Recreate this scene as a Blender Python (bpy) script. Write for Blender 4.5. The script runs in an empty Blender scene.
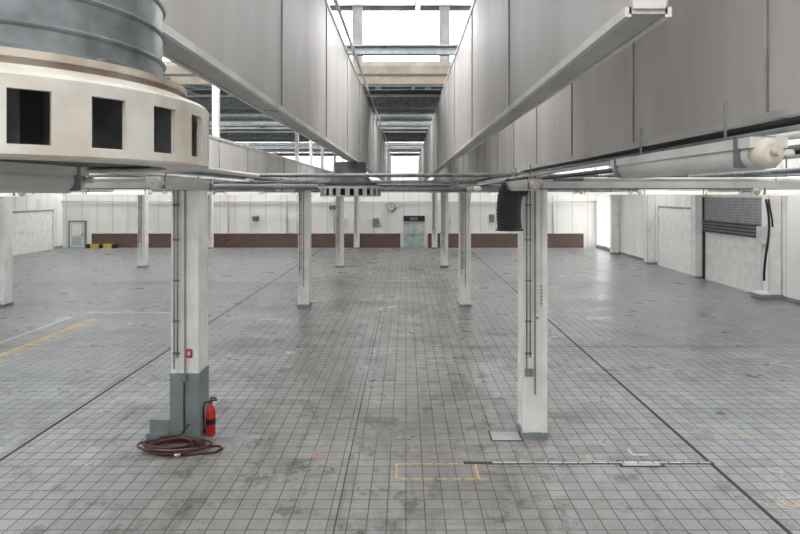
import bpy, math, random
from mathutils import Vector, Matrix
random.seed(7)
C=4.2  # camera height
# ---------------------------------------------------------------- materials
def nt(name):
    m=bpy.data.materials.new(name); m.use_nodes=True
    t=m.node_tree; b=t.nodes['Principled BSDF']; return m,t,b
def N(t,typ,**k):
    n=t.nodes.new(typ)
    for a,v in k.items(): setattr(n,a,v)
    return n
def math_(t,op,a,b=None,clamp=False):
    n=N(t,'ShaderNodeMath',operation=op); n.use_clamp=clamp
    for i,v in enumerate((a,b)):
        if v is None: continue
        if isinstance(v,(int,float)): n.inputs[i].default_value=v
        else: t.links.new(v,n.inputs[i])
    return n.outputs[0]
def mix(t,fac,a,b,bt='MIX'):
    n=N(t,'ShaderNodeMix',data_type='RGBA',blend_type=bt)
    for s,v in ((n.inputs[0],fac),(n.inputs[6],a),(n.inputs[7],b)):
        if isinstance(v,(int,float)): s.default_value=v
        elif isinstance(v,tuple): s.default_value=v if len(v)==4 else v+(1,)
        else: t.links.new(v,s)
    return n.outputs[2]
def noise(t,scale,detail=4,vec=None,rough=.55,dist=0):
    n=N(t,'ShaderNodeTexNoise'); n.inputs['Scale'].default_value=scale; n.inputs['Detail'].default_value=detail
    n.inputs['Roughness'].default_value=rough; n.inputs['Distortion'].default_value=dist
    if vec is not None: t.links.new(vec,n.inputs['Vector'])
    return n.outputs[0]
def ramp(t,fac,lo,hi):
    n=N(t,'ShaderNodeMapRange'); n.inputs[1].default_value=lo; n.inputs[2].default_value=hi
    t.links.new(fac,n.inputs[0]); return n.outputs[0]
def pos(t): return N(t,'ShaderNodeNewGeometry').outputs['Position']
def scaled(t,v,s,loc=(0,0,0)):
    n=N(t,'ShaderNodeMapping'); n.inputs['Scale'].default_value=s; n.inputs['Location'].default_value=loc; t.links.new(v,n.inputs[0]); return n.outputs[0]
def paint(name,col,rough=.5,metal=0,var=.12,scale=2.5,stretch=(1,1,1),dirt=None):
    m,t,b=nt(name); p=scaled(t,pos(t),stretch)
    f=noise(t,scale,5,p); d=dirt or tuple(c*(1-var*2.5) for c in col)
    c=mix(t,ramp(t,f,.38,.72),col,d); t.links.new(c,b.inputs['Base Color'])
    b.inputs['Roughness'].default_value=rough; b.inputs['Metallic'].default_value=metal
    return m
def emis(name,col,s):
    m,t,b=nt(name); f=noise(t,1.3,2,pos(t))
    c=mix(t,f,col,tuple(x*.93 for x in col)); t.links.new(c,b.inputs['Emission Color'])
    b.inputs['Base Color'].default_value=(.8,.8,.8,1); b.inputs['Emission Strength'].default_value=s; return m
M={}
M['white']=paint('white_paint',(.86,.855,.835),.5,dirt=(.73,.715,.675))
M['duct']=paint('coated_duct_sheet',(.54,.52,.50),.55,.0,.08,1.2,(1,1,.3),dirt=(.42,.395,.37))
M['ductr']=paint('pale_duct_sheet',(.72,.69,.66),.6,.0,.08,1.5,(1,1,.25),dirt=(.57,.54,.505))
M['seam']=paint('duct_seam',(.30,.30,.29),.4)
M['flange']=paint('duct_flange',(.73,.72,.69),.45)
M['galv']=paint('galvanised_steel',(.25,.28,.29),.42,.3,.2,8)
M['steel']=paint('grey_steel',(.18,.20,.21),.5,.1)
M['dark']=paint('dark_steel',(.020,.020,.022),.5)
M['black']=paint('black_rubber',(.008,.008,.010),.45)
M['cream']=paint('cream_enamel',(.68,.66,.60),.4,dirt=(.50,.43,.34),var=.1,scale=5)
M['stained']=paint('stained_enamel',(.56,.50,.42),.45,dirt=(.24,.16,.10),scale=5)
M['hood']=paint('dull_grey_enamel',(.36,.36,.34),.45)
M['neck']=paint('dark_grey_sheet',(.075,.08,.082),.45)
M['teal']=paint('column_base_grey_green',(.22,.26,.26),.5)
M['red']=paint('red_enamel',(.50,.02,.015),.3)
M['hose']=paint('red_brown_hose',(.07,.014,.012),.45)
M['yellow']=paint('yellow_marking',(.68,.48,.07),.5,dirt=(.36,.29,.12),scale=8)
M['orange']=paint('orange_marking',(.58,.36,.14),.5,scale=8,dirt=(.34,.25,.15))
M['pink']=paint('red_marking',(.5,.16,.14),.5,scale=8,dirt=(.3,.2,.18))
M['wline']=paint('white_marking',(.60,.61,.58),.5)
M['beige']=paint('beige_board',(.66,.58,.46),.6,dirt=(.46,.36,.26))
M['roof']=paint('roof_deck',(.48,.50,.50),.6)
M['grdoor']=paint('pale_green_door',(.42,.56,.54),.45)
M['shut']=paint('shutter_grey',(.25,.26,.265),.5)
M['shutl']=paint('shutter_light_grey',(.42,.43,.43),.5)
M['joint']=paint('joint_sealant',(.025,.025,.025),.7)
M['metalplate']=paint('floor_steel_plate',(.50,.49,.47),.25,.6)
M['glaze']=emis('daylight_glazing',(.98,.98,1.0),9.5)
M['glaze2']=emis('dimmed_glazing',(.85,.93,.97),1.1)  # same glazing as the near windows, glow turned down for the far bays
M['wglow']=emis('side_panel_glow',(1.0,1.0,.98),2.4)
M['tube']=emis('lamp_diffuser',(1.0,.92,.78),.7)
M['diff_off']=paint('lamp_diffuser_off',(.70,.70,.67),.3)
def wallmat():
    m,t,b=nt('white_wall_panels'); p=pos(t); s=N(t,'ShaderNodeSeparateXYZ'); t.links.new(p,s.inputs[0])
    u=math_(t,'ADD',s.outputs[0],s.outputs[1])
    fr=math_(t,'FRACT',math_(t,'MULTIPLY',u,1/1.2)); ln=math_(t,'LESS_THAN',fr,.035)
    f=ramp(t,noise(t,.8,5,scaled(t,p,(1,1,.3))),.4,.75)
    c=mix(t,f,(.87,.86,.825),(.75,.73,.69)); c=mix(t,math_(t,'MULTIPLY',ln,.6),c,(.32,.32,.31))
    t.links.new(c,b.inputs['Base Color']); b.inputs['Roughness'].default_value=.5; return m
M['wall']=wallmat()
def brickmat():
    m,t,b=nt('brown_brick'); p=pos(t); s=N(t,'ShaderNodeSeparateXYZ'); t.links.new(p,s.inputs[0])
    cb=N(t,'ShaderNodeCombineXYZ'); t.links.new(math_(t,'ADD',s.outputs[0],s.outputs[1]),cb.inputs[0]); t.links.new(s.outputs[2],cb.inputs[1])
    br=N(t,'ShaderNodeTexBrick'); t.links.new(cb.outputs[0],br.inputs['Vector'])
    br.inputs['Scale'].default_value=1; br.inputs['Brick Width'].default_value=.25; br.inputs['Row Height'].default_value=.08; br.inputs['Mortar Size'].default_value=.008
    br.inputs['Color1'].default_value=(.15,.08,.062,1); br.inputs['Color2'].default_value=(.10,.055,.045,1); br.inputs['Mortar'].default_value=(.17,.14,.125,1)
    t.links.new(br.outputs[0],b.inputs['Base Color']); b.inputs['Roughness'].default_value=.7; return m
M['brick']=brickmat()
def floormat():
    m,t,b=nt('grey_floor_tiles'); p=pos(t); s=N(t,'ShaderNodeSeparateXYZ'); t.links.new(p,s.inputs[0])
    br=N(t,'ShaderNodeTexBrick'); t.links.new(p,br.inputs['Vector']); br.offset=0; br.squash=1
    for k,v in (('Scale',1),('Brick Width',.25),('Row Height',.25),('Mortar Size',.0075),('Mortar Smooth',.1),('Bias',0)): br.inputs[k].default_value=v
    br.inputs['Color1'].default_value=(.315,.33,.33,1); br.inputs['Color2'].default_value=(.245,.257,.257,1); br.inputs['Mortar'].default_value=(.045,.042,.038,1)
    X,Y=s.outputs[0],s.outputs[1]
    cx=math_(t,'ABSOLUTE',math_(t,'ADD',X,.6)); lane=N(t,'ShaderNodeMapRange'); t.links.new(cx,lane.inputs[0]); lane.inputs[1].default_value=6.6; lane.inputs[2].default_value=2.0
    lane=lane.outputs[0]
    base=mix(t,lane,br.outputs[0],mix(t,1.0,br.outputs[0],(.98,.92,.87),'MULTIPLY'))
    big=noise(t,.20,9,scaled(t,p,(1,.7,1)),.68,.3)
    c=mix(t,math_(t,'MULTIPLY',ramp(t,big,.40,.58),math_(t,'ADD',math_(t,'MULTIPLY',lane,.36),.22)),base,(.098,.087,.078))
    s1=math_(t,'MULTIPLY',ramp(t,noise(t,1.0,8,scaled(t,p,(3.2,.35,1),(3,5,0)),.72,.4),.54,.67),math_(t,'ADD',math_(t,'MULTIPLY',lane,.45),.12)); c=mix(t,s1,c,(.064,.055,.047))
    s2=math_(t,'MULTIPLY',ramp(t,noise(t,1.0,9,scaled(t,p,(.45,1.6,1),(9,1,0)),.74,.5),.53,.65),math_(t,'ADD',math_(t,'MULTIPLY',lane,.33),.28)); c=mix(t,s2,c,(.058,.05,.043))
    bl=math_(t,'MULTIPLY',ramp(t,noise(t,1.4,10,scaled(t,p,(1,.8,1),(2,8,0)),.76),.54,.62),math_(t,'ADD',math_(t,'MULTIPLY',lane,.40),.36)); c=mix(t,bl,c,(.043,.036,.030))
    sp=math_(t,'MULTIPLY',ramp(t,noise(t,8,5,p,.7),.58,.68),.55); c=mix(t,sp,c,(.04,.034,.028))
    lt=math_(t,'MULTIPLY',ramp(t,noise(t,.7,9,scaled(t,p,(1.1,.8,1),(7,2,0)),.72),.54,.66),.20); c=mix(t,lt,c,(.44,.445,.435))
    t.links.new(c,b.inputs['Base Color'])
    r=math_(t,'ADD',math_(t,'MULTIPLY',ramp(t,noise(t,.8,8,p,.65),.34,.66),.20),.24)
    r=math_(t,'ADD',r,math_(t,'MULTIPLY',br.outputs['Fac'],.3)); t.links.new(r,b.inputs['Roughness'])
    bp=N(t,'ShaderNodeBump'); bp.inputs['Strength'].default_value=.15; bp.inputs['Distance'].default_value=.003; bp.invert=True
    t.links.new(br.outputs['Fac'],bp.inputs['Height']); t.links.new(bp.outputs[0],b.inputs['Normal'])
    return m
M['floor']=floormat()
# ---------------------------------------------------------------- builder
class B:
    def __init__(s): s.v=[];s.f=[];s.m=[];s.mats=[];s.sm=[]
    def mi(s,k):
        if k not in s.mats: s.mats.append(k)
        return s.mats.index(k)
    def quadset(s,vs,fs,k,smooth=False):
        o=len(s.v); s.v+= [tuple(x) for x in vs]; i=s.mi(k)
        for f in fs: s.f.append([o+j for j in f]); s.m.append(i); s.sm.append(smooth)
    def box(s,x0,x1,y0,y1,z0,z1,k):
        vs=[(x,y,z) for x in (x0,x1) for y in (y0,y1) for z in (z0,z1)]
        s.quadset(vs,[(0,1,3,2),(4,6,7,5),(0,4,5,1),(2,3,7,6),(0,2,6,4),(1,5,7,3)],k)
    def rev(s,c,prof,k,n=32,a0=0,a1=2*math.pi,smooth=True):
        vs=[];full=abs(a1-a0-2*math.pi)<1e-4; cnt=n if full else n+1
        for r,z in prof:
            for i in range(cnt):
                a=a0+(a1-a0)*i/n; vs.append((c[0]+r*math.cos(a),c[1]+r*math.sin(a),c[2]+z))
        fs=[]
        for j in range(len(prof)-1):
            for i in range(n):
                i2=(i+1)%cnt; fs.append((j*cnt+i,j*cnt+i2,(j+1)*cnt+i2,(j+1)*cnt+i))
        s.quadset(vs,fs,k,smooth)
    def hard(s,c,prof,k,n=54):
        for a,b_ in zip(prof[:-1],prof[1:]): s.rev(c,[a,b_],k,n)
    def tube(s,pts,r,k,n=10,radii=None):
        pts=[Vector(p) for p in pts]; vs=[]
        prev=None
        for i,p in enumerate(pts):
            d=(pts[min(i+1,len(pts)-1)]-pts[max(i-1,0)]).normalized()
            if prev is None: u=d.orthogonal().normalized()
            else: u=(prev-d*prev.dot(d)).normalized()
            prev=u; w=d.cross(u); rr=radii[i] if radii else r
            for j in range(n):
                a=2*math.pi*j/n; vs.append(p+(u*math.cos(a)+w*math.sin(a))*rr)
        fs=[(i*n+j,i*n+(j+1)%n,(i+1)*n+(j+1)%n,(i+1)*n+j) for i in range(len(pts)-1) for j in range(n)]
        fs+= [tuple(range(n))[::-1],tuple((len(pts)-1)*n+j for j in range(n))]
        s.quadset(vs,fs,k,True)
    def cyl(s,a,b,r,k,n=14): s.tube([a,b],r,k,n)
    def obj(s,name,loc=(0,0,0)):
        me=bpy.data.meshes.new(name); me.from_pydata(s.v,[],s.f); me.update()
        for k in s.mats: me.materials.append(M[k])
        for p,i,q in zip(me.polygons,s.m,s.sm): p.material_index=i; p.use_smooth=q and len(p.vertices)==4
        o=bpy.data.objects.new(name,me); o.location=loc; bpy.context.collection.objects.link(o)
        return o
def clone(o,name,loc,rot=(0,0,0)):
    n=bpy.data.objects.new(name,o.data); n.location=loc; n.rotation_euler=rot; bpy.context.collection.objects.link(n); return n

XL,XR,Y0,Y1=-26.9,14.9,-8.0,47.0
ZB,ZT=7.6,9.2
# ---------------------------------------------------------------- shell
b=B(); b.box(XL-.3,XR+.3,Y0-.3,Y1+.3,-.2,0,'floor'); b.obj('floor')
b=B(); b.box(XL-.3,XR+.3,Y1,Y1+.3,0,9.6,'wall'); b.obj('wall_back')
b=B(); b.box(XL-.3,XR+.3,Y0-.3,Y0,0,9.6,'wall'); b.obj('wall_front')
b=B(); b.box(XL-.3,XL,Y0,Y1,0,9.6,'wall'); b.obj('wall_left')
b=B(); b.box(XR,XR+.3,Y0,Y1,0,9.6,'wall'); b.obj('wall_right')
b=B()
b.box(-24.6,-.45,Y1-.06,Y1,0,1.1,'brick'); b.box(1.72,13.9,Y1-.06,Y1,0,1.1,'brick')
b.box(-24.6,-.45,Y1-.09,Y1,1.1,1.16,'flange'); b.box(1.72,13.9,Y1-.09,Y1,1.1,1.16,'flange'); b.obj('baseboard_back')
b=B(); b.box(XL,XL+.05,20,Y1-.1,0,.18,'shut'); b.obj('baseboard_left')
b=B(); b.box(XR-.05,XR,30.4,Y1-.1,0,.18,'shut'); b.box(XR-.05,XR,Y0,24,0,.18,'shut'); b.obj('baseboard_right')
# roof : sawtooth
b=B(); wi=1
starts=[-8,4,16,28,40]
for s0 in starts:
    e=min(s0+12,Y1)
    def zz(y): return ZB+(ZT-ZB)*(y-s0)/12
    def slab(ya,yb,xa,xb,k,off=0):
        ya=min(ya,e); yb=min(yb,e)
        if yb<=ya: return
        za,zb=zz(ya)+off,zz(yb)+off
        vs=[(xa,ya,za),(xb,ya,za),(xb,yb,zb),(xa,yb,zb),(xa,ya,za+.15),(xb,ya,za+.15),(xb,yb,zb+.15),(xa,yb,zb+.15)]
        b.quadset(vs,[(0,3,2,1),(4,5,6,7),(0,1,5,4),(1,2,6,5),(2,3,7,6),(3,0,4,7)],k)
    slab(s0,s0+4.5,XL,XR,'roof'); slab(s0+7,s0+12,XL,XR,'roof')
    x=XL
    while x<XR-.1:
        x2=min(x+3,XR); slab(s0+4.5,s0+7,x+.12,x2-.12,'glaze'); slab(s0+4.5,s0+7,x2-.12,x2+.12 if x2<XR else XR,'steel',-.04)  # glowing rooflight strips added to strengthen the daylight
        x=x2
    slab(s0+4.5,s0+7,XL,XL+.12,'steel',-.04)
    x=XL+.2
    while x<XR:
        slab(s0,s0+12,x-.06,x+.06,'steel',-.2); x+=3
b.obj('ceiling')
for s0 in starts[:-1]:
    y=s0+12; w=B()
    w.box(XL,XR,y-.03,y+.03,ZB+.12,ZT-.1,'glaze' if s0<10 else 'glaze2')
    w.box(XL,XR,y-.1,y+.1,ZB,ZB+.12,'flange'); w.box(XL,XR,y-.1,y+.1,ZT-.14,ZT+.1,'steel')
    x=-1.28-2.3*11
    while x<XR:
        if x>XL: 
            w.box(x-.14,x+.14,y-.12,y+.06,ZB+.1,ZT,'flange')
            w.box(x+1.13,x+1.16,y-.06,y+.05,ZB+.1,ZT,'flange')
        x+=2.3
    w.obj('window_%d'%wi); wi+=1
    w=B(); w.box(XL,XR,y-.2,y-.05,ZB-.5,ZB-.02,'beige'); w.box(XL,XR,y-.24,y-.2,ZB-.3,ZB-.24,'steel'); w.obj('trim_%d'%wi)
# ---------------------------------------------------------------- ducts
def duct(name,x0,x1,y0,y1,z0,z1,mat,step,ph):
    d=B(); d.box(x0,x1,y0,y1,z0,z1,mat)
    fx=.03
    for (za,zb) in ((z0-.012,z0+.03),(z1-.03,z1+.02)):
        d.box(x0-fx*.6,x0+.01,y0,y1,za,zb,'flange'); d.box(x1-.01,x1+fx*.6,y0,y1,za,zb,'flange')
    y=ph
    while y<y1:
        if y>y0:
            d.box(x0-.010,x1+.010,y-.014,y-.002,z0-.006,z1+.006,'seam'); d.box(x0-.014,x1+.014,y,y+.012,z0-.01,z1+.01,'flange')
        y+=step
    d.box(x0+.012,x1-.012,y0-.012,y0,z0+.02,z1-.02,'ductr')
    return d.obj(name)
duct('ventilation_duct',-1.29,-1.12,2.5,46.0,C+.75,C+2.7,'duct',3,5.4)
duct('ventilation_duct',.93,1.09,2.5,46.0,C+.75,C+2.6,'duct',3,5.4)
duct('ventilation_duct',2.05,2.62,-4,46.5,C+.43,C+2.7,'ductr',2,3.4)
duct('ventilation_duct',-4.1,-3.55,-4,46.5,C+.43,C+1.05,'ductr',2,3.4)
duct('ventilation_duct',-15.4,-14.85,-4,46.5,C+.43,C+1.05,'ductr',2,3.4)
b=B(); b.box(-2.2,-1.32,1.5,2.44,C+.86,C+2.7,'galv'); b.box(-2.23,-1.30,1.5,1.54,C+.83,C+2.73,'flange'); b.obj('supply_air_header_duct')
# ---------------------------------------------------------------- air outlets
def outlet(name,x,y,zb,ztop,R=.74,nk='galv',ck='cream',rk='cream',fk='stained'):
    o=B(); c=(x,y,zb); n=88; H=.235; q=R-.74; NS=22
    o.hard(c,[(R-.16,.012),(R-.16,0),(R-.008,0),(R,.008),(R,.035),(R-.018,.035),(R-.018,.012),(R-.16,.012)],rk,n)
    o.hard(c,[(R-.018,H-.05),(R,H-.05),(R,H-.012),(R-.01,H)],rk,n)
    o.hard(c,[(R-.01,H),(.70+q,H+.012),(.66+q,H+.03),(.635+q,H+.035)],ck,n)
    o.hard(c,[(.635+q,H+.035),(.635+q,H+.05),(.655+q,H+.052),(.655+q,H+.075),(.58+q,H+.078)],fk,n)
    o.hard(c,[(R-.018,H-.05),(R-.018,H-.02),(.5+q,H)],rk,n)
    for i in range(NS):
        a=2*math.pi*(i+.5)/NS-.016; hw=math.radians(4.1)
        o.rev(c,[(R,.03),(R,H-.045)],rk,4,a-hw,a+hw); o.rev(c,[(R-.018,H-.045),(R-.018,.03)],rk,4,a-hw,a+hw)
        for s in (-hw,hw):
            ca,sa=math.cos(a+s),math.sin(a+s)
            o.quadset([(x+R*ca,y+R*sa,zb+.03),(x+(R-.018)*ca,y+(R-.018)*sa,zb+.03),(x+(R-.018)*ca,y+(R-.018)*sa,zb+H-.045),(x+R*ca,y+R*sa,zb+H-.045)],[(0,1,2,3)],rk)
        r1,r2=.50+q,.68+q; a2=a+.12
        o.quadset([(x+r1*math.cos(a),y+r1*math.sin(a),zb+.02),(x+r2*math.cos(a2),y+r2*math.sin(a2),zb+.02),(x+r2*math.cos(a2),y+r2*math.sin(a2),zb+H-.02),(x+r1*math.cos(a),y+r1*math.sin(a),zb+H-.02)],[(0,1,2,3)],'galv')
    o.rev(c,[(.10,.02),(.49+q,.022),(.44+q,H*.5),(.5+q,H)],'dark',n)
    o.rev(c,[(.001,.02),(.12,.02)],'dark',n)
    hz=ztop-zb; nr=.565+q
    o.hard(c,[(nr+.03,H+.078),(nr+.03,H+.10),(nr,H+.102)],nk,n)
    if nk=='neck':   # flared neck narrowing towards the duct
        o.rev(c,[(nr,H+.10),(nr-.06,H+.16),(nr-.14,H+.24),(nr-.17,H+.32),(nr-.17,hz)],nk,n)
    else:
        o.rev(c,[(nr,H+.102),(nr,hz)],nk,n)
        z=H+.17
        while z<hz-.03:
            o.rev(c,[(nr,z-.01),(nr+.012,z),(nr,z+.01)],nk,n); z+=.11
    for i in range(12):
        a=2*math.pi*i/12; xx=x+(nr+.06)*math.cos(a); yy=y+(nr+.06)*math.sin(a)
        o.cyl((xx,yy,zb+H+.075),(xx,yy,zb+H+.09),.012,'steel',8)
    return o.obj(name)
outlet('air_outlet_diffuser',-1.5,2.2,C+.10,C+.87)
outlet('air_outlet_diffuser',-1.32,14.3,C-.06,C+.75,.72,'neck','neck','hood','neck')
# ---------------------------------------------------------------- columns
def column(x,y,detail=0,top=C+.43,w=.42,name='support_column'):
    c=B(); h=w/2; d=.24
    c.box(-h+.02,h-.02,-d+.02,d-.02,0,top,'white')
    for sx in (-1,1):
        for sy in (-1,1):
            x0=sx*h; x1=sx*(h-.09); y0=sy*d; y1=sy*(d-.06)
            c.box(min(x0,x1),max(x0,x1),min(y0,y1),max(y0,y1),.0,top-.01,'white')
    c.box(-.015,.015,-d-.004,-d+.03,.75,top-.1,'seam')
    c.box(-h-.015,h+.015,-d-.015,d+.015,0,1.12 if detail==1 else .10,'teal')
    c.box(-h-.08,h+.08,-d-.06,d+.06,top-.27,top-.235,'cream'); c.box(-h-.06,h+.06,-d-.05,d+.05,top-.06,top-.003,'white')
    for i,cx in enumerate((-h+.06,-h+.12)):
        zb=1.2+.2*i
        c.cyl((cx,-d-.03,zb),(cx,-d-.03,top-.3),.012,'galv',8)
        for z in (1.45,2.0,2.7,3.4,4.0): c.box(cx-.025,cx+.025,-d-.03,-d,z,z+.03,'steel')
    if detail==1:
        c.box(-h-.40,-h-.02,-.30,.16,0,.10,'teal'); c.box(-h-.36,-h-.02,-.26,.1,.10,.33,'teal')
        c.box(h-.21,h-.11,-d-.02,-d,1.39,1.53,'red'); c.box(h-.185,h-.135,-d-.026,-d-.019,1.43,1.50,'wline')
        c.box(-.05,.05,-d-.06,-d-.015,.98,1.12,'steel'); c.cyl((.0,-d-.04,.1),(.0,-d-.04,.98),.012,'black',8)
    if detail==2:
        for z in (2.3,2.36,2.42,2.48,2.54,2.6): c.box(.09,.115,-d-.006,-d,z,z+.03,'steel')
        c.box(-h+.03,-h+.16,-d-.06,-d,1.08,1.2,'galv'); c.box(.02,.05,-d-.012,-d,2.05,2.09,'red')
    return c.obj(name,(x,y,0))
column(-3.80,10.55,1,w=.47); column(2.22,10.55,2,w=.42)
for y in (22.5,34.5,46.3):
    column(-3.80,y,0); column(2.2,y,0)
for y in (10.5,22.5,34.5,46.3): column(-15.12,y,0)
for y in (-1.5,): column(-3.8,y); column(2.22,y)
def wcol(y,plinth=False):
    c=B(); c.box(-.25,.25,-.22,.22,0,ZB+.1,'white'); c.box(-.27,.27,-.24,.24,0,.12,'teal')
    for s in(-1,1): c.box(-.26,-.2,s*.22-.03,s*.22+.03,.12,ZB,'ductr')
    if plinth:
        c.box(-.62,.25,-.35,.35,0,.22,'shut'); c.box(-.6,-.26,-.3,.3,.22,.3,'white')
        c.box(-.5,-.26,-.12,.18,2.2,2.9,'flange')
    return c.obj('wall_column',(14.62,y,0))
for y in (12,18,24,30,36,42): wcol(y,y==24)
# ---------------------------------------------------------------- doors
b=B(); b.box(-.23,1.5,Y1-.10,Y1,0,2.3,'flange')
for x0,x1 in ((-.15,.62),(.65,1.42)):
    b.box(x0,x1,Y1-.14,Y1-.09,.02,2.0,'grdoor'); b.box(x0+.1,x1-.1,Y1-.155,Y1-.13,1.1,1.8,'wline'); b.box(x0+.1,x1-.1,Y1-.15,Y1-.13,.2,.9,'grdoor')
b.box(.56,.60,Y1-.2,Y1-.14,.98,1.12,'dark'); b.box(-.2,1.47,Y1-.16,Y1-.09,2.06,2.5,'dark'); b.box(.3,.9,Y1-.18,Y1-.15,2.15,2.4,'steel'); b.obj('door_1')
b=B(); b.box(-26.4,-25.0,Y1-.1,Y1,0,2.12,'shut'); b.box(-26.25,-25.15,Y1-.14,Y1-.09,.02,2.0,'flange'); b.box(-26.05,-25.35,Y1-.15,Y1-.13,1.0,1.85,'white'); b.box(-26.05,-25.35,Y1-.145,Y1-.13,.2,.85,'grdoor'); b.box(-25.3,-25.22,Y1-.19,Y1-.13,1,1.1,'dark'); b.obj('door_2')
b=B()
for y0,y1 in ((42.5,46.6),):
    b.box(XR-.03,XR-.005,y0,y1,.3,4.0,'wglow')  # added glowing panel stands in for the white glow on this wall
    for z in (.25,3.95): b.box(XR-.09,XR-.01,y0,y1,z,z+.08,'flange')
    for y in (y0,(y0+y1)/2,y1-.06): b.box(XR-.09,XR-.01,y,y+.06,.3,4.0,'flange')
b.obj('window_9')
b=B(); xw=XR
b.box(xw-.12,xw,24.3,29.7,0,2.35,'white')
for i in range(1,4): b.box(xw-.13,xw-.11,24.4,29.6,.05+i*.58,.07+i*.58,'flange')
b.box(xw-.22,xw-.02,24.3,29.7,2.35,2.95,'steel')
for i in range(4): b.box(xw-.24,xw-.2,24.3,29.7,2.38+i*.15,2.44+i*.15,'dark')
b.box(xw-.15,xw,24.3,29.7,2.95,4.05,'shutl')
for i in range(9): b.box(xw-.17,xw-.14,24.3,29.7,3.0+i*.12,3.03+i*.12,'shut')
b.box(xw-.2,xw,24.23,24.32,0,4.05,'dark'); b.box(xw-.2,xw,29.65,29.77,0,4.05,'dark'); b.obj('door_3')
b=B()
for y0 in (31,):
    b.box(xw-.06,xw,y0,y0+4.2,0,3.4,'white'); b.box(xw-.1,xw,y0-.1,y0,0,3.5,'flange'); b.box(xw-.1,xw,y0+4.2,y0+4.3,0,3.5,'flange')
    b.box(xw-.1,xw,y0-.1,y0+4.3,3.4,3.5,'seam')
b.obj('door_4')
b=B(); b.box(XL,XL+.08,39,45.5,0,2.9,'white'); b.box(XL,XL+.12,38.8,39,0,3,'flange'); b.box(XL,XL+.12,45.5,45.7,0,3,'flange'); b.box(XL,XL+.12,38.8,45.7,2.9,3.02,'seam')
b.box(XL,XL+.1,39,45.5,1.45,1.48,'flange')
b.obj('door_5')
b=B()
for i in range(7): b.box(-24.7+i*.33,-24.7+i*.33+.33,46.3,46.75,0,.32,'yellow' if i%3 else 'dark')
b.obj('safety_kerb')
b=B()
for i in range(8): b.box(-26.7,-26.3,33+i*.6,33.6+i*.6,0,.3,'yellow' if i%2==0 else 'dark')
b.obj('safety_kerb')
b=B(); c=Vector((-1.17,Y1,3.18))
b.tube([c,c+Vector((0,-.08,0))],.34,'dark',28); b.tube([c+Vector((0,-.07,0)),c+Vector((0,-.09,0))],.29,'flange',28)
b.box(c.x-.015,c.x+.015,Y1-.10,Y1-.09,c.z,c.z+.22,'dark'); b.box(c.x,c.x+.15,Y1-.10,Y1-.09,c.z-.015,c.z+.015,'dark'); b.obj('wall_clock')
for x,z,w,h,k,nm in ((-2.6,1.6,.5,.7,'shut','electrical_cabinet'),(3.0,1.5,.5,.8,'flange','electrical_cabinet'),(-6,3.0,.6,.3,'steel','ventilation_grille'),(6.5,2.0,.4,.6,'shut','electrical_cabinet'),(-12,2.1,.5,.35,'steel','ventilation_grille'),(-5.2,1.5,.4,.8,'flange','electrical_cabinet'),(-8.5,1.4,.9,.5,'flange','electrical_cabinet')):
    b=B(); b.box(x,x+w,Y1-.2,Y1,z,z+h,k); b.box(x+.03,x+w-.03,Y1-.22,Y1-.2,z+.03,z+h-.03,k); b.box(x+w-.1,x+w-.06,Y1-.24,Y1-.2,z+h/2,z+h/2+.08,'dark'); b.obj(nm)
b=B()
for x in (-20.5,-13.9,-9.3,-5.6,4.2,8.3,11.5):
    b.cyl((x,Y1-.08,1.15),(x,Y1-.08,7),.05,'ductr',8)
b.cyl((XL,Y1-.1,3.6),(XR,Y1-.1,3.6),.05,'duct',8); b.obj('wall_pipework')
def ext(x,y,z=0,s=1):
    e=B(); e.rev((0,0,0),[(.001,.01),(.07,.01),(.082,.03),(.082,.42),(.07,.48),(.035,.52),(.028,.54),(.028,.57),(.001,.57)],'red',20)
    e.rev((0,0,0),[(.084,.20),(.084,.30)],'black',20)
    e.box(-.03,.03,-.02,.02,.56,.60,'dark'); e.box(-.015,.11,-.014,.014,.60,.625,'dark'); e.box(-.015,.10,-.014,.014,.64,.66,'dark')
    e.tube([(-.03,0,.57),(-.09,-.01,.58),(-.12,-.02,.5),(-.11,-.03,.3),(-.10,-.03,.15)],.014,'black',8)
    e.tube([(-.10,-.03,.15),(-.10,-.03,.05)],.02,'black',8,[.012,.026])
    return e.obj('fire_extinguisher',(x,y,z))
ext(-3.40,10.45); ext(-13.9,46.6,.35)
b=B(); b.box(-14.0,-13.8,46.62,46.94,.27,.345,'steel'); b.obj('extinguisher_bracket')
b=B(); pts=[]
for i in range(190):
    a=i*.21; r=.36+.09*math.sin(i*.13)+.05*math.sin(i*.057)
    pts.append((1.2*r*math.cos(a)+.05*math.sin(i*.3),.62*r*math.sin(a)+.04*math.sin(i*.08),.022+.02*(math.sin(i*.11)+1)+.0003*i))
b.tube(pts,.018,'hose',8)
b.tube([(.40,.02,.06),(.55,.06,.022),(.7,.1,.022),(.78,-.02,.022),(.7,-.16,.022),(.5,-.2,.022),(.2,-.28,.022)],.018,'hose',8)
b.tube([(-.4,0,.1),(-.3,.2,.12),(-.02,.28,.12),(.12,.32,.3)],.016,'black',8)
b.cyl((.2,-.28,.03),(.1,-.3,.03),.026,'metalplate',10); b.obj('coiled_hose',(-3.80,9.87,0))
b=B(); rad=[]; cx,cy=1.73,10.0; path=[]
for i in range(30): path.append((cx-.02*math.sin(i/29*3),cy,C-.58+.50*i/29))
for i in range(1,22):
    a=i/21*math.pi/2; path.append((cx+.28-.28*math.cos(a),cy,C-.08+.26*math.sin(a)))
for i,p in enumerate(path): rad.append(.20 if i%3 else .212)
b.tube(path,.2,'black',20,rad); b.tube([path[0],(path[0][0],cy,path[0][2]-.03)],.225,'black',20); b.obj('flexible_exhaust_duct')
b=B(); hp=[]
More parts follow.
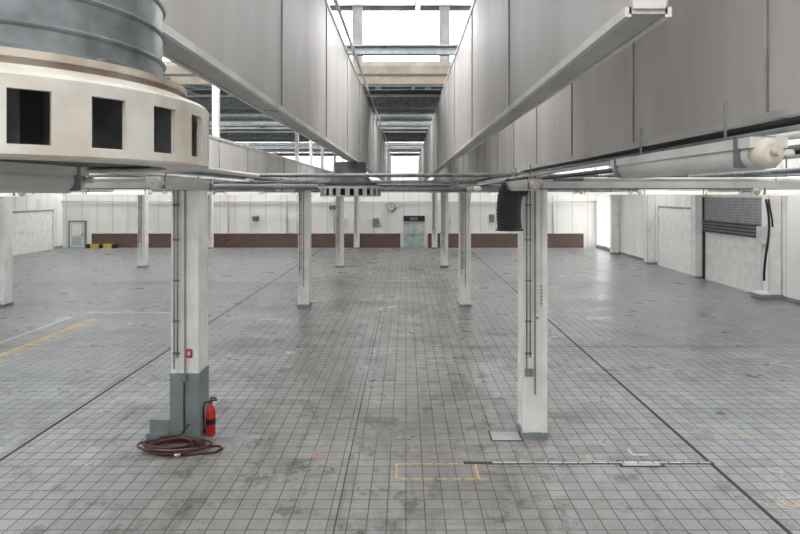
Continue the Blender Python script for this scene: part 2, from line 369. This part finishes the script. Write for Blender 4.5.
for i in range(22):
    f=i/21; hp.append((14.12+.12*math.sin(f*5.0)*(1-f*.4),23.55-.06*math.sin(f*3),4.0-3.2*f))
b.tube(hp,.045,'black',10)
b.tube([(14.25,23.6,4.0),(14.4,23.6,3.2),(14.42,23.6,2.9)],.035,'black',10); b.obj('wall_hose')
# ---------------------------------------------------------------- pipework
b=B()
for x,z,r,k in ((1.97,.37,.022,'dark'),(1.86,.30,.03,'galv'),(1.72,.26,.018,'ductr'),(2.0,.22,.016,'dark'),(1.6,.19,.012,'steel'),(3.1,.36,.03,'steel'),(3.4,.33,.02,'flange'),
                (-3.45,.34,.03,'galv'),(-3.3,.28,.02,'steel'),(-2.9,.22,.025,'flange'),(-2.6,.32,.03,'ductr'),(-2.45,.26,.018,'steel'),(-4.4,.32,.03,'galv'),(-5.6,.28,.03,'flange'),
                (-8.0,.3,.04,'galv'),(-11.5,.25,.04,'white'),(-18,.3,.05,'galv'),(-21,.25,.05,'white'),(5.0,.3,.04,'galv'),(6.4,.24,.05,'white'),(9.2,.3,.05,'galv'),(12.2,.25,.05,'white')):
    b.cyl((x,-3,C+z),(x,46.6,C+z),r,k,8)
b.obj('overhead_pipes')
b=B()
y=8.2;i=0
while y<46:
    z=C+.08+.05*(i%3); k=('flange','galv','duct','galv','steel')[i%5]
    b.box(XL,-3.3,y-.05,y+.05,z,z+.09,k); b.box(1.6,XR,y-.05,y+.05,z,z+.09,k)
    if i%2: b.cyl((XL,y+.5,z+.2),(XR,y+.5,z+.2),.035,'galv',8)
    b.cyl((XL,y+.9,z+.14),(-3.3,y+.9,z+.14),.03,'steel' if i%2 else 'flange',8); b.cyl((2.7,y+.9,z+.14),(XR,y+.9,z+.14),.03,'steel' if i%2 else 'flange',8)
    if y>18: b.box(-3.3,1.6,y-.03,y+.03,z+.03,z+.08,k)
    y+=1.9;i+=1
for x in (-21,-18,-11.5,-8,5,6.4,9.2,12.2):
    y=10.1
    while y<46: b.cyl((x,y,C+.1),(x,y,ZB+.3),.012,'steel',6); y+=5.7
b.obj('conveyor_rail_grid')
b=B()
for z,k in ((.20,'galv'),(.15,'flange'),(.10,'steel')):
    b.cyl((XL,10.2,C+z),(-1.5,10.2,C+z),.022,k,8); b.cyl((1.9,10.2,C+z),(XR,10.2,C+z),.022,k,8)
b.obj('cable_conduits')
b=B()
for y in (8,12,20.9,24,27.2,32,36,39.3,44):
    b.box(XL,XR,y-.08,y+.08,C+2.78,C+2.84,'galv'); b.box(XL,XR,y-.02,y+.02,C+2.84,C+2.94,'steel'); b.box(XL,XR,y-.08,y+.08,C+2.94,C+2.98,'galv')
    for x in (-21,-15.1,-9.5,-3.8,2.4,8.2):
        b.box(x-.06,x+.06,y-.06,y+.06,C+(1.05 if x in(-15.1,-3.8) else (2.7 if x==2.4 else 2.9)),ZB+.3,'flange')
y=18
while y<46:
    b.cyl((XL,y,C+2.95),(XR,y,C+2.95),.04,'flange' if int(y)%4 else 'galv',8); y+=1.5
for x in (-10.5,-6.5,6.5,10.5,-18,-22): b.box(x-.05,x+.05,-4,46.8,C+2.98,C+3.1,'steel')
b.cyl((-1.0,2.6,C+2.74),(-1.0,46,C+2.74),.03,'wline',8); b.obj('roof_steelwork')
def rduct(y,z,r,x0,x1):
    d=B(); pts=[];rad=[]; x=x0
    while x<x1:
        pts+= [(x,y,z),(x+.03,y,z),(x+.06,y,z)]; rad+=[r,r*1.03,r]; x+=.5
    d.tube(pts,r,'galv',24,rad); return d.obj('spiral_duct')
rduct(19.3,C+3.05,.30,XL+.5,2.5); rduct(22.6,C+2.98,.22,XL+.5,2.5); rduct(29.8,C+3.05,.32,XL+.5,2.5)
# ---------------------------------------------------------------- lamps
def lamp(lit):
    l=B(); L=.75
    l.box(-.07,.07,-L,L,.04,.08,'flange')
    prof=[(-L+.03,.05),(-L+.05,.062),(L-.05,.062),(L-.03,.05)]
    l.tube([(0,p,0.02) for p,_ in prof],.06,'tube' if lit else 'diff_off',14,[r for _,r in prof])
    for s in (-1,1):
        l.tube([(0,s*(L-.05),.02),(0,s*(L+.0),.02),(0,s*(L+.03),.02)],.055,'cream',14,[.055,.057,.035])
        l.cyl((0,s*(L+.03),.02),(0,s*(L+.07),.02),.014,'cream',10); l.box(-.075,.075,s*(L-.09)-.012,s*(L-.09)+.012,-.03,.09,'steel')
        l.cyl((0,s*.45,.08),(0,s*.45,.25),.006,'steel',6)
        l.cyl((.05,s*(L-.02),.02),(.10,s*(L-.02),.02),.016,'cream',10)
    return l.obj('fluorescent_lamp')
o=lamp(False); o.location=(1.33,2.95,C+.13)
clone(o,'fluorescent_lamp',(-1.55,2.05,C+.045))
for x,y in ((-2.3,6.2),(-2.3,11.5),(1.4,7.2),(1.4,12.6),(-5.0,6.5),(-6.6,13),(5.2,6.6),(4.2,12.8)): clone(o,'fluorescent_lamp',(x,y,C+.08))
q=lamp(True); q.location=(-6.5,9.0,C+.0); q.rotation_euler=(0,0,math.pi/2)
for y in (9,13.5,18,24,31,38):
    for x in (-20,-12.5,-9.5,-6.5,6.0,9.3,12.3):
        if (x,y)==(-6.5,9): continue
        clone(q,'fluorescent_lamp',(x,y,C+.02),(0,0,math.pi/2))
# ---------------------------------------------------------------- floor features
b=B()
for x,w in ((-6.4,.03),(4.75,.03),(-.9,.009)): b.box(x-w,x+w,Y0,Y1-.1,0,.003,'joint')
for y in (16.5,28.5): b.box(XL,XR,y-.012,y+.012,0,.0025,'joint')
b.obj('floor_expansion_joints')
b=B()
b.box(-10.60,-10.50,12.5,20.3,.0,.003,'yellow')
for i in range(14): b.box(-10.50,-10.15,13.2+i*.5,13.28+i*.5,0,.003,'yellow')
b.box(-11.5,-11.42,12,21,0,.003,'wline'); b.box(-11.4,-7.0,21.2,21.28,0,.003,'wline')
def yrow(y): return 2520/(y-194)
for y in (yrow(464),yrow(479)):
    x=-.14
    while x<1.08: b.box(x,x+.15,y-.017,y+.017,0,.003,'orange'); x+=.2
for x in (-.16,1.06): b.box(x,x+.03,yrow(479),yrow(464),0,.003,'orange')
for px,py,k in ((312,457,'pink'),(785,506,'orange'),(770,362,'yellow'),(715,345,'yellow'),(745,345,'orange'),(700,390,'yellow'),(745,437,'orange'),(632,455,'wline'),(700,370,'orange'),(590,462,'orange'),(135,314,'teal'),(655,352,'yellow'),(780,365,'pink'),(690,352,'wline')):
    d=yrow(py); x=(px-406)/600*d; b.box(x,x+.26,d-.02,d+.02,0,.003,k); b.box(x,x+.03,d,d+.22,0,.003,k)
b.obj('floor_markings')
b=B(); d=yrow(436); b.box(1.45,2.0,d-.22,d+.22,0,.006,'dark'); b.box(1.48,1.97,d-.19,d+.19,.006,.008,'shutl'); b.obj('floor_access_cover')
b=B(); d=yrow(463)
b.box(.9,4.8,d-.045,d+.045,0,.006,'dark'); b.box(1.35,4.75,d-.020,d+.020,.006,.012,'wline')  # pale metal strip has the channel's white reflection put into its colour
for i in range(14): b.box(1.5+i*.235,1.52+i*.235,d-.03,d+.03,.012,.014,'dark')
b.box(3.3,4.0,d-.14,d+.08,0,.008,'dark'); b.box(3.36,3.94,d-.11,d+.05,.008,.011,'shutl'); b.obj('floor_drain_channel')
# ---------------------------------------------------------------- world, camera
w=bpy.data.worlds.new('world'); bpy.context.scene.world=w; w.use_nodes=True
w.node_tree.nodes['Background'].inputs[0].default_value=(.8,.88,1,1); w.node_tree.nodes['Background'].inputs[1].default_value=1
cd=bpy.data.cameras.new('camera'); co=bpy.data.objects.new('camera',cd); bpy.context.collection.objects.link(co)
co.location=(0,0,C); co.rotation_euler=(math.pi/2,0,0); cd.lens=27; cd.sensor_width=36
cd.shift_x=-6/800; cd.shift_y=-73/800; cd.clip_start=.05; cd.clip_end=300
sc=bpy.context.scene; sc.camera=co
sc.view_settings.view_transform='Standard'
sc.view_settings.exposure=-.15
